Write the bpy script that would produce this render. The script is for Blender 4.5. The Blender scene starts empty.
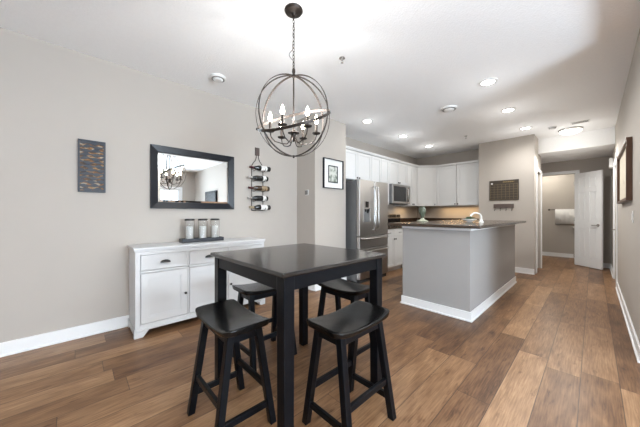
import bpy, bmesh, math, random
from mathutils import Vector, Matrix
PI = math.pi
random.seed(4)
S = bpy.context.scene
C = S.collection

# ------------------------------------------------------------------ camera
cam = bpy.data.cameras.new('camera')
cam.sensor_width = 36
cam.lens = 36 * 258 / 640
cam.clip_start = 0.05
co = bpy.data.objects.new('camera', cam)
C.objects.link(co)
co.location = (0, 0, 1.19)
co.rotation_euler = (PI / 2, 0, math.atan2(273.5, 258))
cam.shift_y = 0.2 / 640
S.camera = co

# ------------------------------------------------------------------ world, exposure
S.view_settings.view_transform = 'Standard'
S.view_settings.look = 'None'
S.view_settings.gamma = 1
S.view_settings.use_curve_mapping = False
S.view_settings.exposure = 0.20
S.view_settings.use_white_balance = True
S.view_settings.white_balance_temperature = 6220
S.view_settings.white_balance_tint = 8
W = bpy.data.worlds.new('world')
S.world = W
W.use_nodes = True
W.node_tree.nodes['Background'].inputs[0].default_value = (0.75, 0.87, 1, 1)
W.node_tree.nodes['Background'].inputs[1].default_value = 1.6

def area(name, loc, direction, sx, sy, power, color=(1, 1, 1), spread=2.6):
    l = bpy.data.lights.new(name, 'AREA')
    l.shape = 'RECTANGLE'
    l.size, l.size_y, l.energy, l.color, l.spread = sx, sy, power, color, spread
    o = bpy.data.objects.new(name, l)
    C.objects.link(o)
    o.location = loc
    o.rotation_euler = Vector(direction).to_track_quat('-Z', 'Z').to_euler()
    return o

DAY = (0.80, 0.90, 1.0)
area('daylight_east_window', (3.50, 1.05, 1.40), (-1, 0, 0.30), 1.0, 1.8, 260, DAY)
area('south_fill_light', (0.6, -2.95, 1.45), (0, 1, 0.9), 2.5, 1.8, 2, DAY)  # weak fill from the added south windows
area('southwest_fill_light', (-1.9, -2.95, 1.45), (0, 1, 0.9), 1.5, 1.8, 2, DAY)

# ------------------------------------------------------------------ node helpers
def new_mat(name):
    m = bpy.data.materials.new(name)
    m.use_nodes = True
    nt = m.node_tree
    return m, nt, nt.nodes['Principled BSDF']

def mat(name, col, rough=0.5, metal=0.0, noise=0.04, nscale=8.0, bump=0.0, bscale=60.0, spec=0.5, coat=0.0, stretch=None):
    m, nt, b = new_mat(name)
    b.inputs['Roughness'].default_value = rough
    b.inputs['Metallic'].default_value = metal
    b.inputs['Specular IOR Level'].default_value = spec
    b.inputs['Coat Weight'].default_value = coat
    tc = nt.nodes.new('ShaderNodeTexCoord')
    vec = tc.outputs['Object']
    if stretch:
        mp = nt.nodes.new('ShaderNodeMapping')
        mp.inputs['Scale'].default_value = stretch
        nt.links.new(vec, mp.inputs['Vector'])
        vec = mp.outputs['Vector']
    n = nt.nodes.new('ShaderNodeTexNoise')
    n.inputs['Scale'].default_value = nscale
    n.inputs['Detail'].default_value = 4
    nt.links.new(vec, n.inputs['Vector'])
    mx = nt.nodes.new('ShaderNodeMix')
    mx.data_type = 'RGBA'
    mx.inputs[6].default_value = tuple(max(0, c * (1 - noise)) for c in col) + (1,)
    mx.inputs[7].default_value = tuple(min(1, c * (1 + noise)) for c in col) + (1,)
    nt.links.new(n.outputs['Fac'], mx.inputs[0])
    nt.links.new(mx.outputs[2], b.inputs['Base Color'])
    if bump:
        n2 = nt.nodes.new('ShaderNodeTexNoise')
        n2.inputs['Scale'].default_value = bscale
        n2.inputs['Detail'].default_value = 3
        nt.links.new(vec, n2.inputs['Vector'])
        bp = nt.nodes.new('ShaderNodeBump')
        bp.inputs['Strength'].default_value = bump
        bp.inputs['Distance'].default_value = 0.01
        nt.links.new(n2.outputs['Fac'], bp.inputs['Height'])
        nt.links.new(bp.outputs['Normal'], b.inputs['Normal'])
    return m

def emit(name, col, strength):
    m, nt, b = new_mat(name)
    b.inputs['Base Color'].default_value = col + (1,)
    b.inputs['Emission Color'].default_value = col + (1,)
    b.inputs['Emission Strength'].default_value = strength
    return m

def mathn(nt, op, a, b=None):
    n = nt.nodes.new('ShaderNodeMath')
    n.operation = op
    for i, v in enumerate((a, b)):
        if v is None:
            continue
        if isinstance(v, (int, float)):
            n.inputs[i].default_value = v
        else:
            nt.links.new(v, n.inputs[i])
    return n.outputs[0]

def plank_mat():
    m, nt, b = new_mat('vinyl_plank')
    tc = nt.nodes.new('ShaderNodeTexCoord')
    sp = nt.nodes.new('ShaderNodeSeparateXYZ')
    nt.links.new(tc.outputs['Object'], sp.inputs[0])
    PW, PL = 0.19, 1.22
    u = mathn(nt, 'DIVIDE', mathn(nt, 'ADD', sp.outputs['X'], 0.064 + PW * 40), PW)
    row = mathn(nt, 'FLOOR', u)
    wn = nt.nodes.new('ShaderNodeTexWhiteNoise')
    wn.noise_dimensions = '1D'
    nt.links.new(row, wn.inputs['W'])
    v = mathn(nt, 'ADD', mathn(nt, 'DIVIDE', mathn(nt, 'ADD', sp.outputs['Y'], 30.0), PL), mathn(nt, 'MULTIPLY', wn.outputs['Value'], 1.0))
    col = mathn(nt, 'FLOOR', v)
    cb = nt.nodes.new('ShaderNodeCombineXYZ')
    nt.links.new(row, cb.inputs[0])
    nt.links.new(col, cb.inputs[1])
    w2 = nt.nodes.new('ShaderNodeTexWhiteNoise')
    w2.noise_dimensions = '3D'
    nt.links.new(cb.outputs[0], w2.inputs['Vector'])
    # grain: noise stretched along the plank, shifted per plank
    cg = nt.nodes.new('ShaderNodeCombineXYZ')
    nt.links.new(mathn(nt, 'ADD', mathn(nt, 'MULTIPLY', sp.outputs['X'], 7.0), mathn(nt, 'MULTIPLY', w2.outputs['Value'], 60.0)), cg.inputs[0])
    nt.links.new(mathn(nt, 'ADD', mathn(nt, 'MULTIPLY', sp.outputs['Y'], 1.5), mathn(nt, 'MULTIPLY', w2.outputs['Value'], 23.0)), cg.inputs[1])
    g = nt.nodes.new('ShaderNodeTexNoise')
    g.inputs['Scale'].default_value = 1.6
    g.inputs['Detail'].default_value = 6
    g.inputs['Roughness'].default_value = 0.62
    g.inputs['Distortion'].default_value = 0.35
    nt.links.new(cg.outputs[0], g.inputs['Vector'])
    cf = nt.nodes.new('ShaderNodeCombineXYZ')
    nt.links.new(mathn(nt, 'MULTIPLY', sp.outputs['X'], 60.0), cf.inputs[0])
    nt.links.new(mathn(nt, 'ADD', mathn(nt, 'MULTIPLY', sp.outputs['Y'], 3.0), mathn(nt, 'MULTIPLY', w2.outputs['Value'], 11.0)), cf.inputs[1])
    g2 = nt.nodes.new('ShaderNodeTexNoise')
    g2.inputs['Scale'].default_value = 2.0
    g2.inputs['Detail'].default_value = 4
    nt.links.new(cf.outputs[0], g2.inputs['Vector'])
    t = mathn(nt, 'ADD', mathn(nt, 'MULTIPLY', w2.outputs['Value'], 0.46),
              mathn(nt, 'ADD', mathn(nt, 'MULTIPLY', mathn(nt, 'SUBTRACT', g.outputs['Fac'], 0.5), 0.85),
                    mathn(nt, 'MULTIPLY', mathn(nt, 'SUBTRACT', g2.outputs['Fac'], 0.5), 0.75)))
    kn = nt.nodes.new('ShaderNodeTexNoise')
    kn.inputs['Scale'].default_value = 2.6
    kn.inputs['Detail'].default_value = 5
    kn.inputs['Roughness'].default_value = 0.7
    kn.inputs['Distortion'].default_value = 0.5
    nt.links.new(cg.outputs[0], kn.inputs['Vector'])
    kd = nt.nodes.new('ShaderNodeMapRange')
    kd.inputs['From Min'].default_value = 0.58
    kd.inputs['From Max'].default_value = 0.72
    kd.inputs['To Min'].default_value = 0.0
    kd.inputs['To Max'].default_value = 0.34
    nt.links.new(kn.outputs['Fac'], kd.inputs['Value'])
    t = mathn(nt, 'SUBTRACT', mathn(nt, 'ADD', t, 0.345), kd.outputs[0])
    cr = nt.nodes.new('ShaderNodeValToRGB')
    e = cr.color_ramp.elements
    e[0].position, e[0].color = 0.0, (0.044, 0.021, 0.010, 1)
    e[1].position, e[1].color = 1.0, (0.40, 0.24, 0.129, 1)
    for p, c_ in ((0.3, (0.110, 0.054, 0.027, 1)), (0.55, (0.195, 0.103, 0.050, 1)), (0.8, (0.295, 0.170, 0.088, 1))):
        x = e.new(p)
        x.color = c_
    nt.links.new(t, cr.inputs[0])
    fu = mathn(nt, 'FRACT', u)
    fv = mathn(nt, 'FRACT', v)
    su = mathn(nt, 'LESS_THAN', mathn(nt, 'MINIMUM', fu, mathn(nt, 'SUBTRACT', 1.0, fu)), 0.012)
    sv = mathn(nt, 'LESS_THAN', mathn(nt, 'MINIMUM', fv, mathn(nt, 'SUBTRACT', 1.0, fv)), 0.0016)
    seam = mathn(nt, 'MAXIMUM', su, sv)
    mx = nt.nodes.new('ShaderNodeMix')
    mx.data_type = 'RGBA'
    nt.links.new(mathn(nt, 'MULTIPLY', seam, 0.8), mx.inputs[0])
    nt.links.new(cr.outputs[0], mx.inputs[6])
    mx.inputs[7].default_value = (0.05, 0.03, 0.02, 1)
    nt.links.new(mx.outputs[2], b.inputs['Base Color'])
    b.inputs['Roughness'].default_value = 0.34
    b.inputs['Specular IOR Level'].default_value = 0.22
    bp = nt.nodes.new('ShaderNodeBump')
    bp.inputs['Strength'].default_value = 0.05
    bp.inputs['Distance'].default_value = 0.004
    nt.links.new(mathn(nt, 'SUBTRACT', g2.outputs['Fac'], mathn(nt, 'MULTIPLY', seam, 1.5)), bp.inputs['Height'])
    nt.links.new(bp.outputs['Normal'], b.inputs['Normal'])
    return m

M = {}
M['wall'] = mat('wall_paint', (0.465, 0.427, 0.386), 0.75, noise=0.015, bump=0.05, bscale=180, spec=0.2)
M['ceiling'] = mat('ceiling_texture_paint', (0.93, 0.935, 0.94), 0.9, noise=0.03, nscale=60, bump=0.35, bscale=75, spec=0.1)
M['trim'] = mat('white_trim_paint', (0.82, 0.82, 0.82), 0.35, noise=0.01)
M['cab'] = mat('white_cabinet_paint', (0.72, 0.72, 0.715), 0.38, noise=0.015)
M['side'] = mat('sideboard_white_paint', (0.66, 0.665, 0.67), 0.42, noise=0.03, nscale=5)
M['floor'] = plank_mat()
M['black'] = mat('black_stained_wood', (0.0042, 0.0048, 0.0064), 0.30, noise=0.5, nscale=6, bump=0.04, bscale=90, spec=0.15, stretch=(1, 6, 6))
M['seat'] = mat('black_stool_seat_wood', (0.005, 0.0046, 0.0046), 0.22, noise=0.4, nscale=10, bump=0.03, bscale=60, spec=0.28)
M['top'] = mat('espresso_tabletop_wood', (0.010, 0.008, 0.0075), 0.15, noise=0.45, nscale=4, bump=0.03, bscale=22, spec=0.85, stretch=(2, 14, 1))
M['steel'] = mat('brushed_stainless', (0.50, 0.49, 0.48), 0.30, 1.0, noise=0.06, nscale=20, bump=0.02, bscale=120, stretch=(1, 1, 14))
M['steel_dark'] = mat('grey_appliance_side', (0.16, 0.165, 0.17), 0.45, 0.3, noise=0.03)
M['chrome'] = mat('satin_nickel', (0.62, 0.61, 0.59), 0.25, 1.0, noise=0.02)
M['blackgloss'] = mat('black_glass', (0.012, 0.012, 0.013), 0.12, noise=0.1)
M['bronze'] = mat('oil_rubbed_bronze', (0.045, 0.036, 0.031), 0.42, 0.75, noise=0.25, nscale=25)
M['knob'] = mat('dark_hardware', (0.012, 0.011, 0.010), 0.4, 0.0, noise=0.1)
M['island'] = mat('grey_island_paint', (0.345, 0.335, 0.326), 0.7, noise=0.015, spec=0.25)
M['granite'] = mat('dark_granite', (0.050, 0.034, 0.024), 0.15, noise=0.6, nscale=140)
M['frame_black'] = mat('mirror_frame_black', (0.008, 0.009, 0.013), 0.33, noise=0.3, nscale=12, spec=0.25)
M['brown'] = mat('walnut_frame_wood', (0.085, 0.038, 0.018), 0.42, noise=0.4, nscale=5, stretch=(8, 1, 1))
M['mat'] = mat('white_mat_board', (0.80, 0.80, 0.78), 0.8, noise=0.01)
M['cream'] = mat('cream_paper', (0.72, 0.65, 0.52), 0.85, noise=0.03)
M['board'] = mat('dark_brown_board', (0.038, 0.026, 0.015), 0.6, noise=0.25, nscale=14)
M['grid'] = mat('tan_chalk_line', (0.22, 0.17, 0.10), 0.8, noise=0.15)
M['gold'] = mat('faded_gold_lettering', (0.42, 0.32, 0.15), 0.6, noise=0.3, nscale=60)
M['rackwood'] = mat('rack_grey_brown_wood', (0.095, 0.068, 0.058), 0.6, noise=0.3, nscale=12)
M['iron'] = mat('rack_wire_iron', (0.06, 0.052, 0.045), 0.5, 0.6, noise=0.2)
M['bottle_dark'] = mat('dark_bottle_glass', (0.010, 0.012, 0.012), 0.08, noise=0.2, spec=0.7)
M['bottle_brown'] = mat('brown_bottle_glass', (0.045, 0.025, 0.012), 0.10, noise=0.2, spec=0.7)
M['foil_red'] = mat('dark_red_foil', (0.06, 0.015, 0.02), 0.35, 0.3, noise=0.1)
M['foil_silver'] = mat('silver_foil', (0.62, 0.61, 0.60), 0.3, 0.8, noise=0.05)
M['foil_gold'] = mat('pale_gold_foil', (0.55, 0.46, 0.30), 0.35, 0.7, noise=0.05)
M['label'] = mat('white_bottle_label', (0.78, 0.77, 0.74), 0.6, noise=0.03)
M['label_tan'] = mat('tan_bottle_label', (0.30, 0.22, 0.13), 0.6, noise=0.2, nscale=30)
M['tray'] = mat('black_tray', (0.018, 0.019, 0.024), 0.4, noise=0.2)
M['lid'] = mat('black_jar_lid', (0.022, 0.019, 0.018), 0.4, 0.3, noise=0.2)
M['candle'] = mat('white_wax', (0.86, 0.86, 0.85), 0.55, noise=0.02)
M['vase'] = mat('green_glazed_ceramic', (0.085, 0.10, 0.07), 0.25, noise=0.5, nscale=22)
M['vase_pale'] = mat('pale_green_glaze', (0.40, 0.41, 0.31), 0.4, noise=0.2, nscale=25)
M['white_ceramic'] = mat('white_ceramic', (0.80, 0.79, 0.76), 0.2, noise=0.02)
M['leaf'] = mat('dark_green_leaf', (0.05, 0.085, 0.04), 0.5, noise=0.4, nscale=30)
M['towel'] = mat('white_terry', (0.84, 0.83, 0.81), 0.95, noise=0.03, bump=0.3, bscale=250)
M['plastic'] = mat('white_plastic', (0.78, 0.78, 0.77), 0.45, noise=0.01)
M['grey_plastic'] = mat('grey_plastic', (0.17, 0.16, 0.15), 0.4, noise=0.1)
M['dark'] = mat('dark_slot', (0.02, 0.02, 0.02), 0.8, noise=0.1)
M['amber'] = None
M['tv'] = mat('screen_black', (0.02, 0.024, 0.028), 0.25, noise=0.1)
M['lit'] = emit('lamp_lit', (1.0, 0.95, 0.87), 14)
M['dome'] = emit('dome_lit_glass', (1.0, 0.95, 0.86), 2.2)
M['bulb'] = emit('candle_bulb_lit', (1.0, 0.86, 0.66), 30)

def glass(name, tint=(0.98, 0.99, 0.99), rough=0.0):
    m, nt, b = new_mat(name)
    b.inputs['Base Color'].default_value = tint + (1,)
    b.inputs['Roughness'].default_value = rough
    b.inputs['Transmission Weight'].default_value = 1
    b.inputs['IOR'].default_value = 1.18
    return m
M['jar'] = glass('jar_glass')
M['pane'] = emit('bright_window_pane', (0.86, 0.93, 1.0), 1.2)
M['pane_fill'] = emit('fill_window_pane', (0.86, 0.93, 1.0), 0.12)  # dim glow for the added south windows
def mirror_mat():
    m, nt, b = new_mat('mirror_silver')
    n = nt.nodes.new('ShaderNodeTexNoise')
    n.inputs['Scale'].default_value = 3
    r = nt.nodes.new('ShaderNodeMapRange')
    r.inputs['To Min'].default_value = 0.004
    r.inputs['To Max'].default_value = 0.012
    nt.links.new(n.outputs['Fac'], r.inputs['Value'])
    nt.links.new(r.outputs[0], b.inputs['Roughness'])
    b.inputs['Base Color'].default_value = (0.90, 0.92, 0.92, 1)
    b.inputs['Metallic'].default_value = 1
    return m
M['mirror'] = mirror_mat()

def cork_mat():
    m, nt, b = new_mat('amber_cork_fill')
    tc = nt.nodes.new('ShaderNodeTexCoord')
    mp = nt.nodes.new('ShaderNodeMapping')
    mp.inputs['Scale'].default_value = (1, 26, 60)
    nt.links.new(tc.outputs['Object'], mp.inputs['Vector'])
    vo = nt.nodes.new('ShaderNodeTexVoronoi')
    vo.inputs['Scale'].default_value = 1.4
    nt.links.new(mp.outputs[0], vo.inputs['Vector'])
    sp = nt.nodes.new('ShaderNodeSeparateColor')
    nt.links.new(vo.outputs['Color'], sp.inputs[0])
    cr = nt.nodes.new('ShaderNodeValToRGB')
    e = cr.color_ramp.elements
    e[0].position, e[0].color = 0.0, (0.03, 0.02, 0.015, 1)
    e[1].position, e[1].color = 1.0, (0.42, 0.38, 0.31, 1)
    for p, c_ in ((0.35, (0.10, 0.05, 0.02, 1)), (0.6, (0.24, 0.105, 0.028, 1)), (0.8, (0.36, 0.19, 0.06, 1))):
        x = e.new(p)
        x.color = c_
    nt.links.new(sp.outputs[0], cr.inputs[0])
    nt.links.new(cr.outputs[0], b.inputs['Base Color'])
    b.inputs['Roughness'].default_value = 0.7
    return m
M['cork'] = cork_mat()
M['slate'] = mat('slate_blue_stain', (0.018, 0.024, 0.037), 0.5, noise=0.35, nscale=20, stretch=(1, 1, 4))

def sketch_mat(name, paper, ink, scale, thr):
    m, nt, b = new_mat(name)
    tc = nt.nodes.new('ShaderNodeTexCoord')
    n = nt.nodes.new('ShaderNodeTexNoise')
    n.inputs['Scale'].default_value = scale
    n.inputs['Detail'].default_value = 6
    nt.links.new(tc.outputs['Object'], n.inputs['Vector'])
    cr = nt.nodes.new('ShaderNodeValToRGB')
    e = cr.color_ramp.elements
    e[0].position, e[0].color = thr - 0.12, ink + (1,)
    e[1].position, e[1].color = thr + 0.04, paper + (1,)
    nt.links.new(n.outputs['Fac'], cr.inputs[0])
    nt.links.new(cr.outputs[0], b.inputs['Base Color'])
    b.inputs['Roughness'].default_value = 0.8
    return m
M['sketch'] = sketch_mat('pale_landscape_print', (0.62, 0.63, 0.58), (0.16, 0.19, 0.15), 14, 0.50)
M['script'] = sketch_mat('faint_branch_drawing', (0.72, 0.65, 0.52), (0.45, 0.40, 0.32), 6, 0.36)

# ------------------------------------------------------------------ mesh builder
class MB:
    def __init__(s):
        s.bm = bmesh.new()
    def box(s, x0, x1, y0, y1, z0, z1, mtx=None):
        vs = [s.bm.verts.new((x, y, z)) for x in (x0, x1) for y in (y0, y1) for z in (z0, z1)]
        for f in ((0, 1, 3, 2), (4, 6, 7, 5), (0, 4, 5, 1), (2, 3, 7, 6), (0, 2, 6, 4), (1, 5, 7, 3)):
            s.bm.faces.new([vs[i] for i in f])
        if mtx:
            for v in vs:
                v.co = mtx @ v.co
        return s
    def hexa(s, bot, top):
        """bot, top: four corners each"""
        b = [s.bm.verts.new(p) for p in bot]
        t = [s.bm.verts.new(p) for p in top]
        s.bm.faces.new(b[::-1])
        s.bm.faces.new(t)
        for i in range(4):
            j = (i + 1) % 4
            s.bm.faces.new((b[i], b[j], t[j], t[i]))
        return s
    def bar(s, p, q, w, h):
        """rectangular bar from p to q, w sideways, h up"""
        p, q = Vector(p), Vector(q)
        d = (q - p).normalized()
        up = Vector((0, 0, 1)) if abs(d.z) < 0.9 else Vector((0, 1, 0))
        a = d.cross(up).normalized() * (w / 2)
        b = a.cross(d).normalized() * (h / 2)
        return s.hexa([p - a - b, p + a - b, p + a + b, p - a + b], [q - a - b, q + a - b, q + a + b, q - a + b])
    def prism(s, pts, z0, z1):
        b = [s.bm.verts.new((x, y, z0)) for x, y in pts]
        t = [s.bm.verts.new((x, y, z1)) for x, y in pts]
        s.bm.faces.new(b[::-1])
        s.bm.faces.new(t)
        n = len(pts)
        for i in range(n):
            j = (i + 1) % n
            s.bm.faces.new((b[i], b[j], t[j], t[i]))
        return s
    def lathe(s, prof, c=(0, 0, 0), axis='z', n=24):
        c = Vector(c)
        rings = []
        for r, h in prof:
            ring = []
            for k in range(n):
                a = 2 * PI * k / n
                u, v = max(r, 0.0004) * math.cos(a), max(r, 0.0004) * math.sin(a)
                p = {'z': (u, v, h), 'x': (h, u, v), 'y': (v, h, u)}[axis]
                ring.append(s.bm.verts.new(c + Vector(p)))
            rings.append(ring)
        for a, b in zip(rings, rings[1:]):
            for k in range(n):
                j = (k + 1) % n
                s.bm.faces.new((a[k], a[j], b[j], b[k]))
        s.bm.faces.new(rings[0][::-1])
        s.bm.faces.new(rings[-1])
        return s
    def cyl(s, c, r, h0, h1, axis='z', n=24):
        return s.lathe([(r, h0), (r, h1)], c, axis, n)
    def tube(s, pts, r, n=10, closed=False, rx=None):
        pts = [Vector(p) for p in pts]
        m = len(pts)
        rings = []
        prev = None
        for i, p in enumerate(pts):
            if closed:
                d = (pts[(i + 1) % m] - pts[i - 1]).normalized()
            else:
                d = (pts[min(i + 1, m - 1)] - pts[max(i - 1, 0)]).normalized()
            if prev is None:
                ref = Vector((0, 0, 1)) if abs(d.z) < 0.9 else Vector((1, 0, 0))
                a = d.cross(ref).normalized()
            else:
                a = (prev - d * prev.dot(d)).normalized()
            prev = a
            b = d.cross(a)
            rr = r[i] if isinstance(r, (list, tuple)) else r
            rings.append([s.bm.verts.new(p + (a * math.cos(2 * PI * k / n) + b * math.sin(2 * PI * k / n)) * rr) for k in range(n)])
        rng = range(m) if closed else range(m - 1)
        for i in rng:
            A, B = rings[i], rings[(i + 1) % m]
            for k in range(n):
                j = (k + 1) % n
                s.bm.faces.new((A[k], A[j], B[j], B[k]))
        if not closed:
            s.bm.faces.new(rings[0][::-1])
            s.bm.faces.new(rings[-1])
        return s
    def strip_ring(s, cen, rx, rz, ax, w, t, n=72):
        """flat strip bent into an oval hoop; ax = (u, v) plane axes; w wide across the plane, t thick"""
        cen = Vector(cen)
        u, v = Vector(ax[0]).normalized(), Vector(ax[1]).normalized()
        nn = u.cross(v).normalized()
        rings = []
        for k in range(n):
            a = 2 * PI * k / n
            d = u * math.cos(a) * rx + v * math.sin(a) * rz
            o = d.normalized()
            rings.append([s.bm.verts.new(cen + d + o * (t / 2 * i) + nn * (w / 2 * j)) for i, j in ((-1, -1), (1, -1), (1, 1), (-1, 1))])
        for k in range(n):
            A, B = rings[k], rings[(k + 1) % n]
            for i in range(4):
                j = (i + 1) % 4
                s.bm.faces.new((A[i], A[j], B[j], B[i]))
        return s
    def build(s, name, m, parent=None, bevel=0, seg=2, smooth=False, world=False, loc=None, rotz=0):
        bmesh.ops.recalc_face_normals(s.bm, faces=s.bm.faces)
        me = bpy.data.meshes.new(name)
        off = None
        if parent is None and loc is None and not world:
            # origin at the base centre
            xs = [v.co for v in s.bm.verts]
            off = Vector(((min(v.x for v in xs) + max(v.x for v in xs)) / 2, (min(v.y for v in xs) + max(v.y for v in xs)) / 2, min(v.z for v in xs)))
        elif parent is not None and world:
            off = Vector(parent.location)
        if off is not None:
            for v in s.bm.verts:
                v.co -= off
        if smooth:
            for f in s.bm.faces:
                f.smooth = True
        s.bm.to_mesh(me)
        s.bm.free()
        me.materials.append(M[m] if isinstance(m, str) else m)
        o = bpy.data.objects.new(name, me)
        C.objects.link(o)
        if parent is not None:
            o.parent = parent
        elif off is not None:
            o.location = off
        if loc is not None:
            o.location = loc
            o.rotation_euler = (0, 0, rotz)
        if bevel:
            md = o.modifiers.new('bevel', 'BEVEL')
            md.width, md.segments, md.limit_method = bevel, seg, 'ANGLE'
        if smooth:
            md = o.modifiers.new('split', 'EDGE_SPLIT')
            md.split_angle = math.radians(40)
        return o

def thing(name, label, cat, loc=(0, 0, 0), rotz=0, group=None):
    o = bpy.data.objects.new(name, None)
    o.empty_display_size = 0.1
    C.objects.link(o)
    o.location = loc
    o.rotation_euler = (0, 0, rotz)
    o['label'], o['category'] = label, cat
    if group:
        o['group'] = group
    return o

def tag(o, label, cat, group=None):
    o['label'], o['category'] = label, cat
    if group:
        o['group'] = group
    return o

def struct(o):
    o['kind'] = 'structure'
    return o

def dup(root, loc, rotz, label, group=None):
    def cp(o, par):
        c = o.copy()
        C.objects.link(c)
        c.parent = par
        for k in o.children:
            cp(k, c)
        return c
    r = cp(root, None)
    r.location = loc
    r.rotation_euler = (0, 0, rotz)
    r['label'] = label
    if group:
        r['group'] = group
    return r

CE = 2.743   # ceiling height
# ------------------------------------------------------------------ room shell
struct(MB().box(-5.2, 3.7, -3.1, 10.3, -0.1, 0).build('floor', 'floor', world=True))
struct(MB().box(-5.2, 3.7, -3.1, 7.17, CE, CE + 0.1).build('ceiling', 'ceiling', world=True))

def wall(name, *b, m='wall'):
    return struct(MB().box(*b).build(name, m))
wall('wall_left', -3.54, -3.39, -3.1, 2.67, 0, CE)
wall('wall_pilaster', -3.54, -2.945, 2.67, 3.39, 0, CE)
wall('wall_kitchen_left', -3.58, -3.43, 3.39, 7.17, 0, CE)
wall('wall_kitchen_back', -3.43, -1.75, 7.02, 7.17, 0, CE)
wall('wall_kitchen_right', -1.75, -0.93, 6.5, 7.17, 0, CE)      # the calendar wall
# short hall wall with a door in its side
wall('wall_hall_left', -0.93, -0.79, 6.5, 6.72, 0, CE)
struct(MB().box(-0.93, -0.79, 6.72, 7.36, 2.06, CE).build('wall_hall_left_header', 'wall'))
wall('wall_hall_end', -0.93, -0.79, 7.36, 7.42, 0, CE)
# bulkhead and lower hall ceiling
wall('wall_bulkhead', -0.79, 0.266, 7.0, 7.12, 2.44, CE, m='ceiling')
struct(MB().box(-2.1, 0.4, 7.12, 10.2, 2.44, 2.5).build('ceiling_hall', 'ceiling'))
wall('wall_alcove', -1.25, -1.1, 7.42, 8.39, 0, 2.44)
# hall back wall with an opening into the bathroom
wall('wall_hall_back_left', -1.25, -0.93, 8.45, 8.57, 0, 2.44)
wall('wall_hall_back_right', -0.29, 0.266, 8.45, 8.57, 0, 2.44)
wall('wall_hall_back_header', -0.93, -0.29, 8.45, 8.57, 2.13, 2.44)
wall('wall_bathroom_back', -2.1, 0.4, 9.72, 9.87, 0, 2.44)
wall('wall_bathroom_left', -2.1, -1.95, 8.57, 9.72, 0, 2.44)
wall('wall_bathroom_front', -2.1, -1.25, 8.45, 8.57, 0, 2.44)
# right wall: openings for a door at y 6.36..7.12
wall('wall_right', 0.266, 0.40, 3.25, 6.36, 0, CE)
wall('wall_right_far', 0.266, 0.40, 7.12, 9.72, 0, CE)
wall('wall_right_header', 0.266, 0.40, 6.36, 7.12, 2.04, CE)
wall('wall_living_north', 0.40, 3.54, 3.25, 3.4, 0, CE)
# east wall with a window and a glazed door
for i, b in enumerate(((-3.1, 0.5, 0, CE), (1.6, 1.97, 0, CE), (2.73, 3.4, 0, CE), (0.5, 1.6, 0, 0.45), (0.5, 1.6, 2.35, CE), (1.97, 2.73, 2.08, CE))):
    wall('wall_east' if i == 0 else 'wall_east_section', 3.54, 3.66, *b)
# south wall with two unseen windows, added for weak fill light
for i, b in enumerate(((-3.54, -2.75, 0, CE), (-1.05, -0.75, 0, CE), (1.95, 3.66, 0, CE), (-2.75, -1.05, 0, 0.5), (-2.75, -1.05, 2.4, CE), (-0.75, 1.95, 0, 0.5), (-0.75, 1.95, 2.4, CE))):
    wall('wall_south' if i == 0 else 'wall_south_section', b[0], b[1], -3.15, -3.0, b[2], b[3])
# dropped beam along the edge of the dining area
struct(MB().box(0.266, 0.40, -3.0, 3.25, 2.62, CE).build('trim_beam', 'wall'))

def baseboard(name, x0, x1, y0, y1, nx, ny, h=0.105):
    """board against the wall line, thickness towards (nx, ny), with a small shoe"""
    t, s_ = 0.014, 0.026
    m = MB()
    for th, z0, z1 in ((t, 0, h), (s_, 0, 0.018)):
        a = (min(x0, x0 + nx * th), max(x1, x1 + nx * th), min(y0, y0 + ny * th), max(y1, y1 + ny * th))
        m.box(*a, z0, z1)
    return struct(m.build(name, 'trim', bevel=0.003))
baseboard('baseboard_left', -3.39, -3.39, -3.0, 2.67, 1, 0, 0.115)
baseboard('baseboard_pilaster_front', -3.39, -2.945, 2.67, 2.67, 0, -1, 0.115)
baseboard('baseboard_pilaster', -2.945, -2.945, 2.66, 3.40, 1, 0, 0.115)
baseboard('baseboard_calendar_wall', -1.75, -0.79, 6.5, 6.5, 0, -1)
baseboard('baseboard_right', 0.266, 0.266, 3.25, 6.27, -1, 0)
baseboard('baseboard_right_far', 0.266, 0.266, 7.21, 8.45, -1, 0)
baseboard('baseboard_hall_back', -0.22, 0.25, 8.45, 8.45, 0, -1)
baseboard('baseboard_bathroom', -1.95, 0.266, 9.72, 9.72, 0, -1)
baseboard('baseboard_living', 0.40, 3.54, 3.25, 3.25, 0, -1)

# side door of the hall (seen edge on)
def casing_x(name, x, nx, y0, y1, ztop, w=0.075, t=0.018):
    m = MB()
    xa, xb = sorted((x, x + nx * t))
    m.box(xa, xb, y0 - w, y0, 0, ztop + w)
    m.box(xa, xb, y1, y1 + w, 0, ztop + w)
    m.box(xa, xb, y0, y1, ztop, ztop + w)
    return m
d = struct(MB().box(-0.87, -0.835, 6.725, 7.355, 0.01, 2.055).build('door_1', 'trim'))
struct(casing_x('c', -0.79, 1, 6.72, 7.36, 2.06, 0.058).build('trim_1', 'trim', bevel=0.003))
struct(casing_x('c', 0.266, -1, 6.36, 7.12, 2.04).build('trim_2', 'trim', bevel=0.003))
d2 = struct(MB().box(0.285, 0.32, 6.365, 7.115, 0.01, 2.035).build('door_2', 'trim'))
for z in (0.22, 1.06, 1.86):
    m = MB().cyl((0.258, 7.128, z), 0.008, -0.045, 0.045, 'z', 12)
    m.box(0.256, 0.268, 7.122, 7.160, z - 0.045, z + 0.045)
    m.build('hinge', 'chrome', d2, world=True)
m = MB().cyl((0.285, 6.43, 0.93), 0.028, -0.012, 0.0, 'x', 16).cyl((0.285, 6.43, 0.93), 0.010, -0.07, 0, 'x', 12)
m.tube([(0.218, 6.43, 0.93), (0.214, 6.50, 0.931), (0.216, 6.55, 0.93)], 0.009)
m.build('lever_handle', 'chrome', d2, world=True, smooth=True)

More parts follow.
